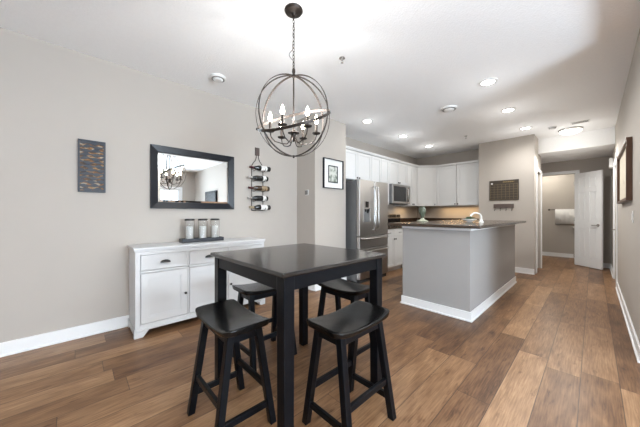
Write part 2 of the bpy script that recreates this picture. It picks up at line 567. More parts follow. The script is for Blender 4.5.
# bathroom door frame and its open six panel door
m = MB()
m.box(-1.0, -0.93, 8.432, 8.45, 0, 2.20).box(-0.29, -0.22, 8.432, 8.45, 0, 2.20).box(-0.93, -0.29, 8.432, 8.45, 2.13, 2.20)
struct(m.build('trim_3', 'trim', bevel=0.003))
def six_panel(w, h, t=0.035):
    m = MB()
    cols = ((0.10, w / 2 - 0.045), (w / 2 + 0.045, w - 0.10))
    rows = ((0.20, 0.86), (1.02, 1.66), (1.76, h - 0.11))
    # core sheet, then stiles and rails proud of it, raised fields inside
    m.box(0, w, -t / 2 + 0.013, t / 2 - 0.013, 0, h)
    xs = [0, cols[0][0], cols[0][1], cols[1][0], cols[1][1], w]
    for a, b in ((0, xs[1]), (xs[2], xs[3]), (xs[4], w)):
        m.box(a, b, -t / 2, t / 2, 0, h)
    zs = [0] + [v for r in rows for v in r] + [h]
    for a, b in cols:
        for z0, z1 in ((zs[0], zs[1]), (zs[2], zs[3]), (zs[4], zs[5]), (zs[6], zs[7])):
            m.box(a, b, -t / 2, t / 2, z0, z1)
        for z0, z1 in rows:
            m.box(a + 0.022, b - 0.022, -t / 2 + 0.004, t / 2 - 0.004, z0 + 0.022, z1 - 0.022)
    return m
hx, hy = -0.292, 8.44
ex, ey = 0.128, 8.02
ang = math.atan2(ey - hy, ex - hx)
dw = math.hypot(ex - hx, ey - hy)
d3 = struct(six_panel(dw, 2.10).build('door_3', 'trim', loc=(hx, hy, 0.012), rotz=ang, bevel=0.003))
m = MB()
for s_ in (-1, 1):
    m.cyl((dw - 0.065, 0, 0.93), 0.030, s_ * 0.017 - 0.004, s_ * 0.017 + 0.004, 'y', 20)
    m.cyl((dw - 0.065, 0, 0.93), 0.011, min(0, s_ * 0.06), max(0, s_ * 0.06), 'y', 14)
    m.tube([(dw - 0.065, s_ * 0.06, 0.93), (dw - 0.11, s_ * 0.064, 0.932), (dw - 0.165, s_ * 0.060, 0.928)], 0.009)
m.build('lever_handle', 'chrome', d3, smooth=True)
for z in (0.2, 1.05, 1.88):
    MB().cyl((-0.004, -0.02, z), 0.008, -0.045, 0.045, 'z', 12).build('hinge', 'chrome', d3)

# windows
def window_x(name, x, y0, y1, z0, z1, cols, rows, kind='window'):
    w = MB()
    f = 0.06
    w.box(x, x + 0.05, y0, y0 + f, z0, z1).box(x, x + 0.05, y1 - f, y1, z0, z1)
    w.box(x, x + 0.05, y0 + f, y1 - f, z0, z0 + f).box(x, x + 0.05, y0 + f, y1 - f, z1 - f, z1)
    for i in range(1, cols):
        y = y0 + f + (y1 - y0 - 2 * f) * i / cols
        w.box(x + 0.015, x + 0.04, y - 0.01, y + 0.01, z0 + f, z1 - f)
    for i in range(1, rows):
        z = z0 + f + (z1 - z0 - 2 * f) * i / rows
        w.box(x + 0.015, x + 0.04, y0 + f, y1 - f, z - 0.01, z + 0.01)
    o = struct(w.build(name, 'trim'))
    MB().box(x + 0.045, x + 0.05, y0 + f, y1 - f, z0 + f, z1 - f).build('pane', 'pane', o, world=True)
    return o
window_x('window_1', 3.55, 0.5, 1.6, 0.45, 2.35, 2, 3)
window_x('door_4', 3.55, 1.97, 2.73, 0.0, 2.08, 3, 5)
def window_y(name, x0, x1, z0, z1):
    w = MB()
    f, y = 0.06, -3.1
    w.box(x0, x0 + f, y, y + 0.05, z0, z1).box(x1 - f, x1, y, y + 0.05, z0, z1)
    w.box(x0 + f, x1 - f, y, y + 0.05, z0, z0 + f).box(x0 + f, x1 - f, y, y + 0.05, z1 - f, z1)
    xm = (x0 + x1) / 2
    w.box(xm - 0.02, xm + 0.02, y, y + 0.05, z0 + f, z1 - f)
    o = struct(w.build(name, 'trim'))
    MB().box(x0 + f, x1 - f, y + 0.005, y + 0.01, z0 + f, z1 - f).build('pane', 'pane_fill', o, world=True)
window_y('window_added_2', -2.75, -1.05, 0.5, 2.4)  # both south windows are added, out of view, as weak fill
window_y('window_added_3', -0.75, 1.95, 0.5, 2.4)
m = MB()
m.box(3.52, 3.54, 1.90, 1.97, 0, 2.15).box(3.52, 3.54, 2.73, 2.80, 0, 2.15).box(3.52, 3.54, 1.97, 2.73, 2.08, 2.15)
struct(m.build('trim_4', 'trim'))

# ------------------------------------------------------------------ dining table
t = thing('dining_table', 'square black counter height dining table in the middle of the room', 'table', (-1.425, 1.125, 0))
HX, HY = 0.445, 0.435
m = MB().box(-HX, HX, -HY, HY, 0.890, 0.914)
m.build('tabletop', 'top', t, bevel=0.006, seg=3)
i_ = 0.022
L = 0.064
for sx, sy, z0 in ((0, -1, 0), (0, 1, 0), (-1, 0, 0), (1, 0, 0)):
    if sy:
        y = sy * (HY - i_ - 0.018)
        m = MB().box(-HX + i_ + L, HX - i_ - L, y - 0.012, y + 0.012, 0.815, 0.890)
    else:
        x = sx * (HX - i_ - 0.018)
        m = MB().box(x - 0.012, x + 0.012, -HY + i_ + L, HY - i_ - L, 0.815, 0.890)
    m.build('apron', 'black', t, bevel=0.002)
for sx in (-1, 1):
    for sy in (-1, 1):
        cx, cy = sx * (HX - i_ - L / 2), sy * (HY - i_ - L / 2)
        ox, oy = sx * (HX - i_), sy * (HY - i_)      # outer corner stays plumb, inner faces taper
        b = 0.012
        def sq(k, z):
            x0, x1 = sorted((ox, ox - sx * k))
            y0, y1 = sorted((oy, oy - sy * k))
            return [(x0, y0, z), (x1, y0, z), (x1, y1, z), (x0, y1, z)]
        MB().hexa(sq(0.060, 0), sq(L, 0.890)).build('leg', 'black', t, bevel=0.004)

# ------------------------------------------------------------------ stools
def make_stool(label):
    r = thing('saddle_stool', label, 'stool', group='black saddle stools around the dining table')
    LX, WY, n, k = 0.240, 0.136, 22, 12
    bm = bmesh.new()
    def top(u, v):
        return 0.589 + 0.025 * abs(u) ** 2.0 - 0.003 * v * v
    def outl(u, v):
        x, y = u * LX, v * WY
        # rounded plan corners
        q = (abs(u) ** 9 + abs(v) ** 9) ** (1 / 9) if (u or v) else 1
        s_ = max(abs(u), abs(v)) / q if q else 1
        return x * s_, y * s_
    gt, gb = [], []
    for i in range(n + 1):
        rt, rb = [], []
        for j in range(k + 1):
            u, v = -1 + 2 * i / n, -1 + 2 * j / k
            x, y = outl(u, v)
            rt.append(bm.verts.new((x, y, top(u, v))))
            rb.append(bm.verts.new((x * 0.975, y * 0.965, 0.564 + 0.014 * abs(u) ** 2.5)))
        gt.append(rt)
        gb.append(rb)
    for i in range(n):
        for j in range(k):
            bm.faces.new((gt[i][j], gt[i + 1][j], gt[i + 1][j + 1], gt[i][j + 1]))
            bm.faces.new((gb[i][j], gb[i][j + 1], gb[i + 1][j + 1], gb[i + 1][j]))
    ring = [(i, 0) for i in range(n)] + [(n, j) for j in range(k)] + [(i, k) for i in range(n, 0, -1)] + [(0, j) for j in range(k, 0, -1)]
    for a in range(len(ring)):
        p, q = ring[a], ring[(a + 1) % len(ring)]
        bm.faces.new((gt[p[0]][p[1]], gb[p[0]][p[1]], gb[q[0]][q[1]], gt[q[0]][q[1]]))
    m = MB()
    m.bm.free()
    m.bm = bm
    o = m.build('seat', 'seat', r, bevel=0.007, seg=3)
    for f in o.data.polygons:
        f.use_smooth = True
    TX, TY, BX, BY, w = 0.165, 0.078, 0.192, 0.160, 0.038
    def at(sx, sy, z):
        q = z / 0.575
        return Vector((sx * (BX + (TX - BX) * q), sy * (BY + (TY - BY) * q), z))
    for sx in (-1, 1):
        for sy in (-1, 1):
            def sq(z, hw):
                p = at(sx, sy, z)
                return [(p.x - hw, p.y - hw, z), (p.x + hw, p.y - hw, z), (p.x + hw, p.y + hw, z), (p.x - hw, p.y + hw, z)]
            MB().hexa(sq(0, w / 2), sq(0.568, w / 2)).build('leg', 'black', r, bevel=0.003)
    for sy in (-1, 1):
        a, b = at(-1, sy, 0.215), at(1, sy, 0.215)
        MB().bar(a, b, 0.020, 0.034).build('stretcher', 'black', r, bevel=0.002)
        a, b = at(-1, sy, 0.540), at(1, sy, 0.540)
        MB().bar(a, b, 0.022, 0.050).build('seat_rail', 'black', r, bevel=0.002)
    for sx in (-1, 1):
        a, b = at(sx, -1, 0.120), at(sx, 1, 0.120)
        MB().bar(a, b, 0.020, 0.034).build('stretcher', 'black', r, bevel=0.002)
        a, b = at(sx, -1, 0.540), at(sx, 1, 0.540)
        MB().bar(a, b, 0.022, 0.050).build('seat_rail', 'black', r, bevel=0.002)
    return r
st = make_stool('black saddle seat stool in the left foreground, at the near edge of the table')
st.location = (-1.455, 0.655, 0)
dup(st, (-0.965, 1.145, 0), PI / 2, 'black saddle seat stool in the right foreground, on the island side of the table')
dup(st, (-1.90, 1.15, 0), PI / 2, 'black saddle seat stool between the table and the white sideboard')
dup(st, (-1.435, 1.64, 0), 0, 'black saddle seat stool on the far side of the table, in front of the refrigerator')

# ------------------------------------------------------------------ sideboard (local X along the wall, front at y=0 facing -Y)
sb = thing('sideboard', 'long white sideboard with drawers and doors against the left wall', 'sideboard', (-2.985, 0.405, 0), PI / 2)
SW, SD = 1.395, 0.395
m = MB()
m.box(0.012, SW - 0.012, 0.035, SD, 0.10, 0.822)
m.box(0, 0.04, 0, SD, 0.0, 0.822).box(SW - 0.04, SW, 0, SD, 0.0, 0.822)
m.box(0.04, SW - 0.04, 0, 0.02, 0.062, 0.118)      # bottom rail
m.box(0.04, SW - 0.04, 0, 0.02, 0.612, 0.634)
m.box(0.04, SW - 0.04, 0, 0.02, 0.790, 0.822)
for x in (0.470, 0.902):
    m.box(x - 0.008, x + 0.008, 0, 0.02, 0.118, 0.79)
m.build('carcass', 'side', sb, bevel=0.0015)
MB().box(-0.014, SW + 0.010, -0.020, SD - 0.0, 0.838, 0.860).box(-0.008, SW + 0.006, -0.012, SD, 0.822, 0.838).build('worktop', 'side', sb, bevel=0.004)
m = MB()
for x0, x1, s_ in ((0, 0.10, 1), (SW - 0.10, SW, -1)):
    xa, xb = (x0 - 0.012, x0 + 0.06) if s_ > 0 else (x1 - 0.06, x1 + 0.012)
    m.hexa([(xa, -0.012, 0), (xb, -0.012, 0), (xb, 0.03, 0), (xa, 0.03, 0)],
           [(xa, -0.012, 0.05), (xb + (0.05 if s_ > 0 else 0), -0.012, 0.062), (xb + (0.05 if s_ > 0 else 0), 0.03, 0.062), (xa - (0.0 if s_ > 0 else 0.05), 0.03, 0.05)])
m.box(-0.012, SW + 0.012, -0.012, 0.0, 0.062, 0.085)
m.box(-0.012, 0.0, 0, SD, 0.03, 0.085).box(SW, SW + 0.012, 0, SD, 0.03, 0.085)
m.box(-0.012, 0.0, SD - 0.05, SD, 0, 0.03).box(SW, SW + 0.012, SD - 0.05, SD, 0, 0.03).box(-0.012, 0.0, 0.0, 0.05, 0, 0.03)
m.build('plinth', 'side', sb, bevel=0.003)
def shaker(x0, x1, z0, z1, rail=0.055, y0=-0.018, y1=0.0, rec=0.008, bead=False):
    m = MB()
    m.box(x0, x1, y0 + rec, y1, z0, z1)
    m.box(x0, x0 + rail, y0, y0 + rec, z0, z1).box(x1 - rail, x1, y0, y0 + rec, z0, z1)
    m.box(x0 + rail, x1 - rail, y0, y0 + rec, z0, z0 + rail).box(x0 + rail, x1 - rail, y0, y0 + rec, z1 - rail, z1)
    if bead:
        q = rail + 0.012
        for a in (x0 + rail, x1 - q):
            m.box(a, a + 0.012, y0 + rec * 0.4, y0 + rec, z0 + rail, z1 - rail)
        for a in (z0 + rail, z1 - q):
            m.box(x0 + q, x1 - q, y0 + rec * 0.4, y0 + rec, a, a + 0.012)
    return m
def knob(x, z, parent, y=-0.018, m='knob', r=0.013):
    MB().lathe([(0.005, 0), (0.005, -0.010), (r, -0.014), (r, -0.020), (r * 0.6, -0.025), (0, -0.026)], (x, y, z), 'y', 14).build('knob', m, parent, smooth=True)
for i, (a, b) in enumerate(((0.043, 0.460), (0.480, 0.892), (0.912, SW - 0.043))):
    dr = shaker(a + 0.002, b - 0.002, 0.640, 0.785, 0.016, -0.004, 0.014, 0.004).build('drawer', 'side', sb, bevel=0.001)
    cx = (a + b) / 2
    # half-moon cup pull
    pm = MB()
    N = 16
    bm = pm.bm
    rows = []
    for jj in range(5):
        ph = jj / 4 * PI / 2
        rows.append([bm.verts.new((cx + 0.046 * math.cos(PI * kk / N) * (math.cos(ph) * 0.35 + 0.65), -0.006 - 0.026 * math.sin(ph), 0.700 + 0.027 * math.sin(PI * kk / N) * (0.3 + 0.7 * math.cos(ph)))) for kk in range(N + 1)])
    for A, B in zip(rows, rows[1:]):
        for kk in range(N):
            bm.faces.new((A[kk], A[kk + 1], B[kk + 1], B[kk]))
    bm.faces.new(rows[-1])
    po = pm.build('cup_pull', 'knob', dr)
    sd = po.modifiers.new('solid', 'SOLIDIFY')
    sd.thickness = 0.003
    do = shaker(a + 0.002, b - 0.002, 0.124, 0.607, 0.055, -0.004, 0.014, 0.009, bead=True).build('door', 'side', sb, bevel=0.001)
    knob(b - 0.024 if i < 2 else a + 0.024, 0.352, do, -0.006)

# jar tray on the sideboard
tr = thing('jar_tray', 'narrow black tray holding three glass jars on the sideboard', 'tray', (-3.20, 1.09, 0.8605), PI / 2)
TL = 0.235
m = MB().box(-TL, TL, -0.062, 0.062, 0, 0.012)
m.box(-TL, TL, -0.062, -0.052, 0.012, 0.044).box(-TL, TL, 0.052, 0.062, 0.012, 0.044)
m.box(-TL, -TL + 0.01, -0.052, 0.052, 0.012, 0.044).box(TL - 0.01, TL, -0.052, 0.052, 0.012, 0.044)
m.build('tray_body', 'tray', tr, bevel=0.002)
for y, lab in ((0.950, 'glass jar with black lid and white candle, nearest the end wall picture, leftmost of three'),
               (1.096, 'glass jar with black lid and white candle in the middle of the black tray'),
               (1.240, 'glass jar with black lid and white candle, rightmost of three on the tray')):
    j = thing('candle_jar', lab.replace(', nearest the end wall picture', ' on the black tray'), 'jar', (-3.20, y, 0.874), 0, 'candle jars on the sideboard')
    g = MB()
    R_, H_ = 0.050, 0.235
    g.lathe([(R_ - 0.004, 0), (R_, 0.006), (R_, H_), (R_ - 0.003, H_), (R_ - 0.003, 0.010), (0.0, 0.009)], n=32)
    g.build('glass_body', 'jar', j, smooth=True)
    MB().lathe([(R_ + 0.003, H_ + 0.001), (R_ + 0.003, H_ + 0.018), (R_ - 0.004, H_ + 0.022), (0, H_ + 0.023)], n=32).build('lid', 'lid', j, smooth=True)
    MB().lathe([(0.034, 0.011), (0.036, 0.014), (0.036, 0.165), (0.032, 0.170), (0, 0.168)], n=28).build('candle', 'candle', j, smooth=True)
    MB().cyl((0, 0, 0), 0.0015, 0.168, 0.185, n=6).build('wick', 'dark', j)

# ------------------------------------------------------------------ things on the left wall (x = -3.39)
wm = thing('wall_mirror', 'rectangular wall mirror in a wide black frame above the sideboard', 'mirror', (-3.388, 1.077, 1.25))
y0, y1, z0, z1, fw = -0.483, 0.483, 0.0, 0.712, 0.074
m = MB()
def frame_pts(a0, a1, b0, b1, w, x0, x1, xi):
    """mitred picture frame; outer edge height x1, inner edge height xi"""
    m = MB()
    o_ = [(a0, b0), (a1, b0), (a1, b1), (a0, b1)]
    n_ = [(a0 + w, b0 + w), (a1 - w, b0 + w), (a1 - w, b1 - w), (a0 + w, b1 - w)]
    for i in range(4):
        j = (i + 1) % 4
        O, P, Q, R = o_[i], o_[j], n_[j], n_[i]
        m.hexa([(x0, *O), (x0, *P), (x0, *Q), (x0, *R)], [(x1, *O), (x1, *P), (xi, *Q), (xi, *R)])
    bmesh.ops.remove_doubles(m.bm, verts=m.bm.verts, dist=1e-5)
    return m
frame_pts(y0, y1, z0, z1, fw, 0.0, 0.036, 0.022).build('frame', 'frame_black', wm, bevel=0.003)
bv = 0.022
a0, a1, b0, b1 = y0 + fw, y1 - fw, z0 + fw, z1 - fw
MB().box(0.0, 0.014, a0 + bv, a1 - bv, b0 + bv, b1 - bv).build('mirror_glass', 'mirror', wm)
frame_pts(a0, a1, b0, b1, bv, 0.0, 0.009, 0.014).build('bevelled_edge', 'mirror', wm)

ar = thing('cork_art_panel', 'narrow slate blue wall panel with wavy slots showing amber corks', 'wall art', (-3.388, 0.11, 1.40))
aw = 0.102
MB().box(0, 0.008, -aw, aw, 0, 0.505).build('backing', 'slate', ar)
MB().box(0.008, 0.016, -aw + 0.012, aw - 0.012, 0.012, 0.493).build('cork_filling', 'cork', ar)
frame_pts(-aw, aw, 0, 0.505, 0.014, 0.0081, 0.03, 0.03).build('frame', 'slate', ar, bevel=0.001)
ns = 13
for i in range(ns):
    zc = 0.026 + i * (0.453 / (ns - 1))
    bm = MB()
    N = 22
    ph, am = random.uniform(0, 6.28), random.uniform(0.003, 0.008)
    def zz(q, s_):
        return zc + am * math.sin(q * 9 + ph) + s_ * (0.0115 + 0.0060 * math.sin(q * 15 + ph * 2.1)) * (1.0 if i not in (0, ns - 1) else 1.0)
    vs = []
    for k in range(N + 1):
        q = k / N
        y = -aw + 0.013 + (2 * aw - 0.026) * q
        vs.append([bm.bm.verts.new((x, y, zz(q, s_))) for x, s_ in ((0.0161, -1), (0.026, -1), (0.026, 1), (0.0161, 1))])
    for A, B in zip(vs, vs[1:]):
        for a in range(4):
            b = (a + 1) % 4
            bm.bm.faces.new((A[a], A[b], B[b], B[a]))
    bm.bm.faces.new(vs[0][::-1])
    bm.bm.faces.new(vs[-1])
    bm.build('wavy_slat', 'slate', ar)

# wine rack
wr = thing('wine_rack', 'bottle shaped iron wall wine rack with a wooden neck, right of the mirror', 'wine rack', (-3.388, 1.925, 1.225))
MB().box(0.0, 0.016, -0.034, 0.034, 0.815, 0.930).build('neck_plate', 'rackwood', wr, bevel=0.002)
m = MB()
out = []
for s_ in (-1, 1):
    pts = [(0.012, s_ * 0.018, 0.82), (0.012, s_ * 0.020, 0.78), (0.012, s_ * 0.034, 0.735), (0.012, s_ * 0.070, 0.695), (0.012, s_ * 0.090, 0.655), (0.012, s_ * 0.092, 0.6), (0.012, s_ * 0.092, 0.012)]
    m.tube(pts, 0.005, 8)
m.tube([(0.012, -0.092, 0.012), (0.012, 0.092, 0.012)], 0.005, 8)
m.build('wire_outline', 'iron', wr, smooth=True)
BZ = (0.625, 0.478, 0.333, 0.188, 0.056)
for z in BZ:
    for y in (-0.075, 0.075):
        m = MB()
        m.tube([(0.012, y, z - 0.042), (0.03, y, z - 0.045), (0.075, y, z - 0.043), (0.108, y, z - 0.028), (0.118, y, z - 0.004)], 0.0035, 8)
        m.build('bottle_cradle', 'iron', wr, smooth=True)
def bottle(z, kind):
    spec = {
        0: ('dark wine bottle with dark red foil and white label, topmost in the wall rack', 'bottle_dark', 'foil_red', 'label'),
        1: ('dark wine bottle with silver foil, second from the top of the wall rack', 'bottle_dark', 'foil_silver', 'label'),
        2: ('brown wine bottle with tan label in the middle of the wall rack', 'bottle_brown', 'foil_red', 'label_tan'),
        3: ('dark wine bottle with silver foil, second from the bottom of the wall rack', 'bottle_dark', 'foil_silver', 'label'),
        4: ('dark wine bottle with pale gold foil and broad white label, lowest in the wall rack', 'bottle_dark', 'foil_gold', 'label')}[kind]
    o = thing('wine_bottle', spec[0], 'bottle', (-3.388 + 0.068, 1.915 + {0: 0.022, 4: 0.022, 1: -0.006, 3: -0.008}.get(kind, 0.004), 1.225 + z), 0, 'bottles in the wall wine rack')
    sh = -0.012 * (kind in (1, 3))
    MB().lathe([(0.0, 0.158 + sh), (0.034, 0.160 + sh), (0.038, 0.154 + sh), (0.038, -0.020), (0.034, -0.045), (0.022, -0.072), (0.0145, -0.095), (0.0135, -0.155)], axis='y', n=20).build('glass_body', spec[1], o, smooth=True)
    MB().lathe([(0.0155, -0.100), (0.0150, -0.150), (0.0160, -0.154), (0.0160, -0.164), (0, -0.165)], axis='y', n=16).build('foil', spec[2], o, smooth=True)
    a, b = {0: (0.005, 0.100), 4: (0.0, 0.105), 2: (0.03, 0.12)}.get(kind, (0.062, 0.112))
    MB().lathe([(0.037, a), (0.0388, a), (0.0388, b), (0.037, b)], axis='y', n=20).build('label', spec[3], o, smooth=True)
for k, z in enumerate(BZ):
    bottle(z, k)

# framed print on the pilaster wall (x = -2.945)
fp = thing('framed_picture', 'small picture in black frame with wide white mat beside the refrigerator', 'picture', (-2.943, 3.064, 1.60))
frame_pts(-0.231, 0.231, 0, 0.480, 0.012, 0, 0.036, 0.036).build('frame', 'frame_black', fp, bevel=0.001)
MB().box(0.0, 0.014, -0.219, 0.219, 0.012, 0.468).build('mat_board', 'mat', fp)
frame_pts(-0.120, 0.105, 0.095, 0.375, 0.017, 0.0141, 0.019, 0.019).build('inner_frame', 'frame_black', fp)
MB().box(0.0141, 0.0155, -0.103, 0.088, 0.112, 0.358).build('print', 'sketch', fp)

# thermostat on the pilaster's narrow face (y = 2.67)
th = thing('thermostat', 'small grey thermostat on the narrow wall face left of the framed picture', 'thermostat', (-3.13, 2.669, 1.50))
MB().box(-0.038, 0.038, -0.006, 0, -0.016, 0.070).build('wall_plate', 'plastic', th, bevel=0.003)
MB().box(-0.030, 0.030, -0.022, -0.006, -0.008, 0.062).build('display', 'grey_plastic', th, bevel=0.003)

# ------------------------------------------------------------------ calendar wall (y = 6.5)
cal = thing('wall_calendar', 'dark brown calendar board with a faint grid on the wall', 'calendar', (-1.288, 6.498, 1.472))
CW, CH = 0.256, 0.418
MB().box(-CW, CW, -0.014, 0, 0, CH).build('board', 'board', cal, bevel=0.002)
m = MB()
for i in range(8):
    x = -CW + 0.02 + i * (2 * CW - 0.04) / 7
    m.box(x - 0.0022, x + 0.0022, -0.0152, -0.014, 0.02, CH - 0.085)
for i in range(7):
    z = 0.02 + i * (CH - 0.105) / 6
    m.box(-CW + 0.02, CW - 0.02, -0.0158, -0.0152, z - 0.0022, z + 0.0022)
m.build('day_grid', 'grid', cal)
m = MB()
x = -0.01
for w_ in (0.030, 0.018, 0.024, 0.016, 0.026, 0.022, 0.030):
    m.tube([(x, -0.0155, CH - 0.050), (x + w_ * 0.3, -0.0155, CH - 0.024), (x + w_ * 0.6, -0.0155, CH - 0.050), (x + w_, -0.0155, CH - 0.030)], 0.0045, 6)
    x += w_ + 0.004
m.build('month_lettering', 'gold', cal)
MB().cyl((-CW + 0.048, -0.0145, CH - 0.062), 0.018, -0.008, 0, 'y', 16).build('push_pin', 'plastic', cal)
kr = thing('key_rack', 'small brown key rack with four hooks below the calendar', 'key rack', (-1.291, 6.498, 1.31))
MB().box(-0.175, 0.175, -0.02, 0, 0, 0.085).build('board', 'rackwood', kr, bevel=0.004)
for i in range(4):
    x = -0.148 + i * 0.0987
    MB().tube([(x, -0.020, 0.015), (x, -0.028, 0.0), (x, -0.030, -0.035), (x, -0.036, -0.056), (x, -0.052, -0.058), (x, -0.056, -0.044)], 0.0055, 8).build('hook', 'iron', kr, smooth=True)

# ------------------------------------------------------------------ right wall
pf = thing('framed_art', 'long deep walnut frame with cream paper on the right hand wall', 'picture', (0.265, 4.72, 1.325))
m = MB()
h_, l_, w_ = 0.63, 0.72, 0.03
m.box(-0.042, 0, -l_, -l_ + w_, 0, h_).box(-0.042, 0, l_ - w_, l_, 0, h_).box(-0.042, 0, -l_ + w_, l_ - w_, 0, w_).box(-0.042, 0, -l_ + w_, l_ - w_, h_ - w_, h_)
m.build('frame', 'brown', pf, bevel=0.002)
MB().box(-0.018, -0.002, -l_ + w_, l_ - w_, w_, h_ - w_).build('paper', 'cream', pf)
MB().box(-0.0195, -0.018, -0.40, 0.40, 0.14, 0.50).build('drawing', 'script', pf)
sw = thing('light_switch', 'white light switch plate on the right wall below the walnut frame', 'light switch', (0.265, 3.92, 1.16))
MB().box(-0.006, 0, -0.036, 0.036, -0.058, 0.058).build('plate', 'plastic', sw, bevel=0.002)
MB().box(-0.011, -0.006, -0.016, 0.016, -0.032, 0.032).build('rocker', 'plastic', sw, bevel=0.002)
dc = thing('door_chime', 'small white chime box high on the right wall near the hall end', 'door chime', (0.265, 7.62, 2.10))
MB().box(-0.055, 0, -0.10, 0.10, -0.01, 0.17).build('cover', 'plastic', dc, bevel=0.006)
m = MB()
for i in range(5):
    m.box(-0.0565, -0.055, -0.07, 0.07, 0.02 + i * 0.025, 0.03 + i * 0.025)
m.build('sound_slots', 'plastic', dc)

# television on the living room wall, seen in the mirror
tv = thing('television', 'dark flat television on the far living room wall, seen in the mirror', 'television', (1.90, 3.248, 1.27))
MB().box(-0.46, 0.46, -0.06, -0.0, 0.0, 0.66).build('housing', 'frame_black', tv, bevel=0.004)
MB().box(-0.445, 0.445, -0.062, -0.06, 0.015, 0.645).build('screen', 'tv', tv)

# ------------------------------------------------------------------ kitchen: cabinets
def shell(w, dep, h, z0=0):
    return MB().box(0, w, 0, dep, z0, z0 + h)
def upper(name, label, loc, rotz, w, z0, z1, doors, dep=0.33, group='white wall cabinets around the kitchen'):
    r = thing(name, label, 'cabinet', (loc[0], loc[1], z0), rotz, group)
    h = z1 - z0
    MB().box(0, w - 0.002, 0.02, dep - 0.004, 0, h).build('carcass', 'cab', r)
    m = MB().box(0, w - 0.002, -0.030, 0.02, h, h + 0.022).box(0, w - 0.002, -0.042, 0.02, h + 0.022, h + 0.045)
    m.build('crown', 'cab', r, bevel=0.003)
    n = doors if isinstance(doors, (list, tuple)) else None
    for a, b, ks in n:
        d = shaker(a + 0.0045, b - 0.0045, 0.004, h - 0.01, 0.052, -0.02, -0.001, 0.012).build('door', 'cab', r, bevel=0.0012)
        knob((b - 0.03) if ks > 0 else (a + 0.03), 0.040, d, -0.02, 'knob', 0.017)
    return r
UT = 2.375
XF = -3.10
upper('wall_cabinet', 'white two door wall cabinet above the refrigerator', (XF, 3.46), PI / 2, 0.885, 1.83, UT, [(0, 0.44, 1), (0.44, 0.885, -1)])
upper('wall_cabinet', 'tall white wall cabinet between the refrigerator cabinet and the microwave', (XF, 4.345), PI / 2, 0.655, 1.385, UT, [(0, 0.345, 1), (0.345, 0.655, -1)])
upper('wall_cabinet', 'short white wall cabinet directly above the microwave', (XF, 5.0), PI / 2, 0.80, 1.86, UT, [(0, 0.40, 1), (0.40, 0.80, -1)])
upper('wall_cabinet', 'narrow white wall cabinet right of the microwave', (XF, 5.80), PI / 2, 0.558, 1.385, UT, [(0, 0.28, 1), (0.28, 0.558, -1)])
upper('wall_cabinet', 'white wall cabinet on the back wall beside the corner cabinet', (-2.755, 6.69), 0, 0.485, 1.385, UT, [(0, 0.485, 1)])
upper('wall_cabinet', 'white wall cabinet on the back wall, against the calendar wall', (-2.27, 6.69), 0, 0.515, 1.385, UT, [(0, 0.515, -1)])
# diagonal corner cabinet
cc = thing('corner_cabinet', 'white diagonal wall cabinet in the kitchen corner', 'cabinet', (-3.10, 6.36, 1.385), 0, 'white wall cabinets around the kitchen')
MB().prism([(-0.327, 0.003), (0, 0.003), (0.342, 0.33), (0.342, 0.655), (-0.327, 0.655)], 0, UT - 1.385).build('carcass', 'cab', cc)
hh = UT - 1.385
ca = math.atan2(0.33, 0.342)
cl = math.hypot(0.33, 0.342)
mt = Matrix.Rotation(ca, 4, 'Z')
m = shaker(0.012, cl - 0.012, 0.004, hh - 0.01, 0.052, -0.02, -0.001, 0.012)
for v in m.bm.verts:
    v.co = mt @ v.co
dd = m.build('door', 'cab', cc, bevel=0.0012)
kp = mt @ Vector((cl - 0.05, -0.02, 0.04))
MB().lathe([(0.013, 0), (0.013, 0.02), (0.006, 0.026)], (kp.x + 0.01, kp.y - 0.012, kp.z - 0.01), 'z', 14).build('knob', 'knob', dd, smooth=True)
m = MB().box(0.0, cl, -0.030, 0.02, hh, hh + 0.022).box(0.0, cl, -0.042, 0.02, hh + 0.022, hh + 0.045)
for v in m.bm.verts:
    v.co = mt @ v.co
m.build('crown', 'cab', cc, bevel=0.003)

# refrigerator (local X along +y world, front -Y -> +x world)
fr = thing('refrigerator', 'stainless steel french door refrigerator with bottom drawers', 'refrigerator', (-2.70, 3.465, 0), PI / 2)
FW, FH = 0.875, 1.775
MB().box(0.003, FW - 0.003, 0.075, 0.70, 0.02, FH - 0.02).build('cabinet_body', 'steel_dark', fr, bevel=0.004)
MB().box(0.02, FW - 0.02, 0.03, 0.20, 0.0, 0.055).build('base_grille', 'dark', fr)
def fdoor(nm, a, b, z0, z1):
    return MB().box(a, b, 0.0, 0.07, z0, z1).build(nm, 'steel', fr, bevel=0.012, seg=3)
dl = fdoor('left_door', 0.0, FW / 2 - 0.002, 0.80, FH)
dr = fdoor('right_door', FW / 2 + 0.002, FW, 0.80, FH)
mdw = fdoor('middle_drawer', 0.0, FW, 0.595, 0.793)
ldw = fdoor('freezer_drawer', 0.0, FW, 0.065, 0.588)
for x, p in ((FW / 2 - 0.045, dl), (FW / 2 + 0.045, dr)):
    MB().tube([(x, 0.0, 0.90), (x, -0.045, 0.925), (x, -0.052, 1.0), (x, -0.055, 1.3), (x, -0.052, 1.58), (x, -0.045, 1.655), (x, 0.0, 1.68)], 0.013, 12).build('handle', 'steel', p, smooth=True)
for z, p in ((0.762, mdw), (0.545, ldw)):
    MB().tube([(0.06, 0, z), (0.065, -0.045, z), (0.10, -0.055, z), (FW - 0.10, -0.055, z), (FW - 0.065, -0.045, z), (FW - 0.06, 0, z)], 0.012, 12).build('handle', 'steel', p, smooth=True)
m = MB().box(0.10, 0.29, -0.006, 0.0, 1.03, 1.42)
dp = m.build('water_dispenser', 'steel', dl, bevel=0.003)
MB().box(0.12, 0.27, -0.0075, -0.006, 1.05, 1.27).build('dispenser_recess', 'steel_dark', dp)
MB().box(0.155, 0.235, -0.016, -0.006, 1.30, 1.40).build('control_panel', 'blackgloss', dp, bevel=0.002)
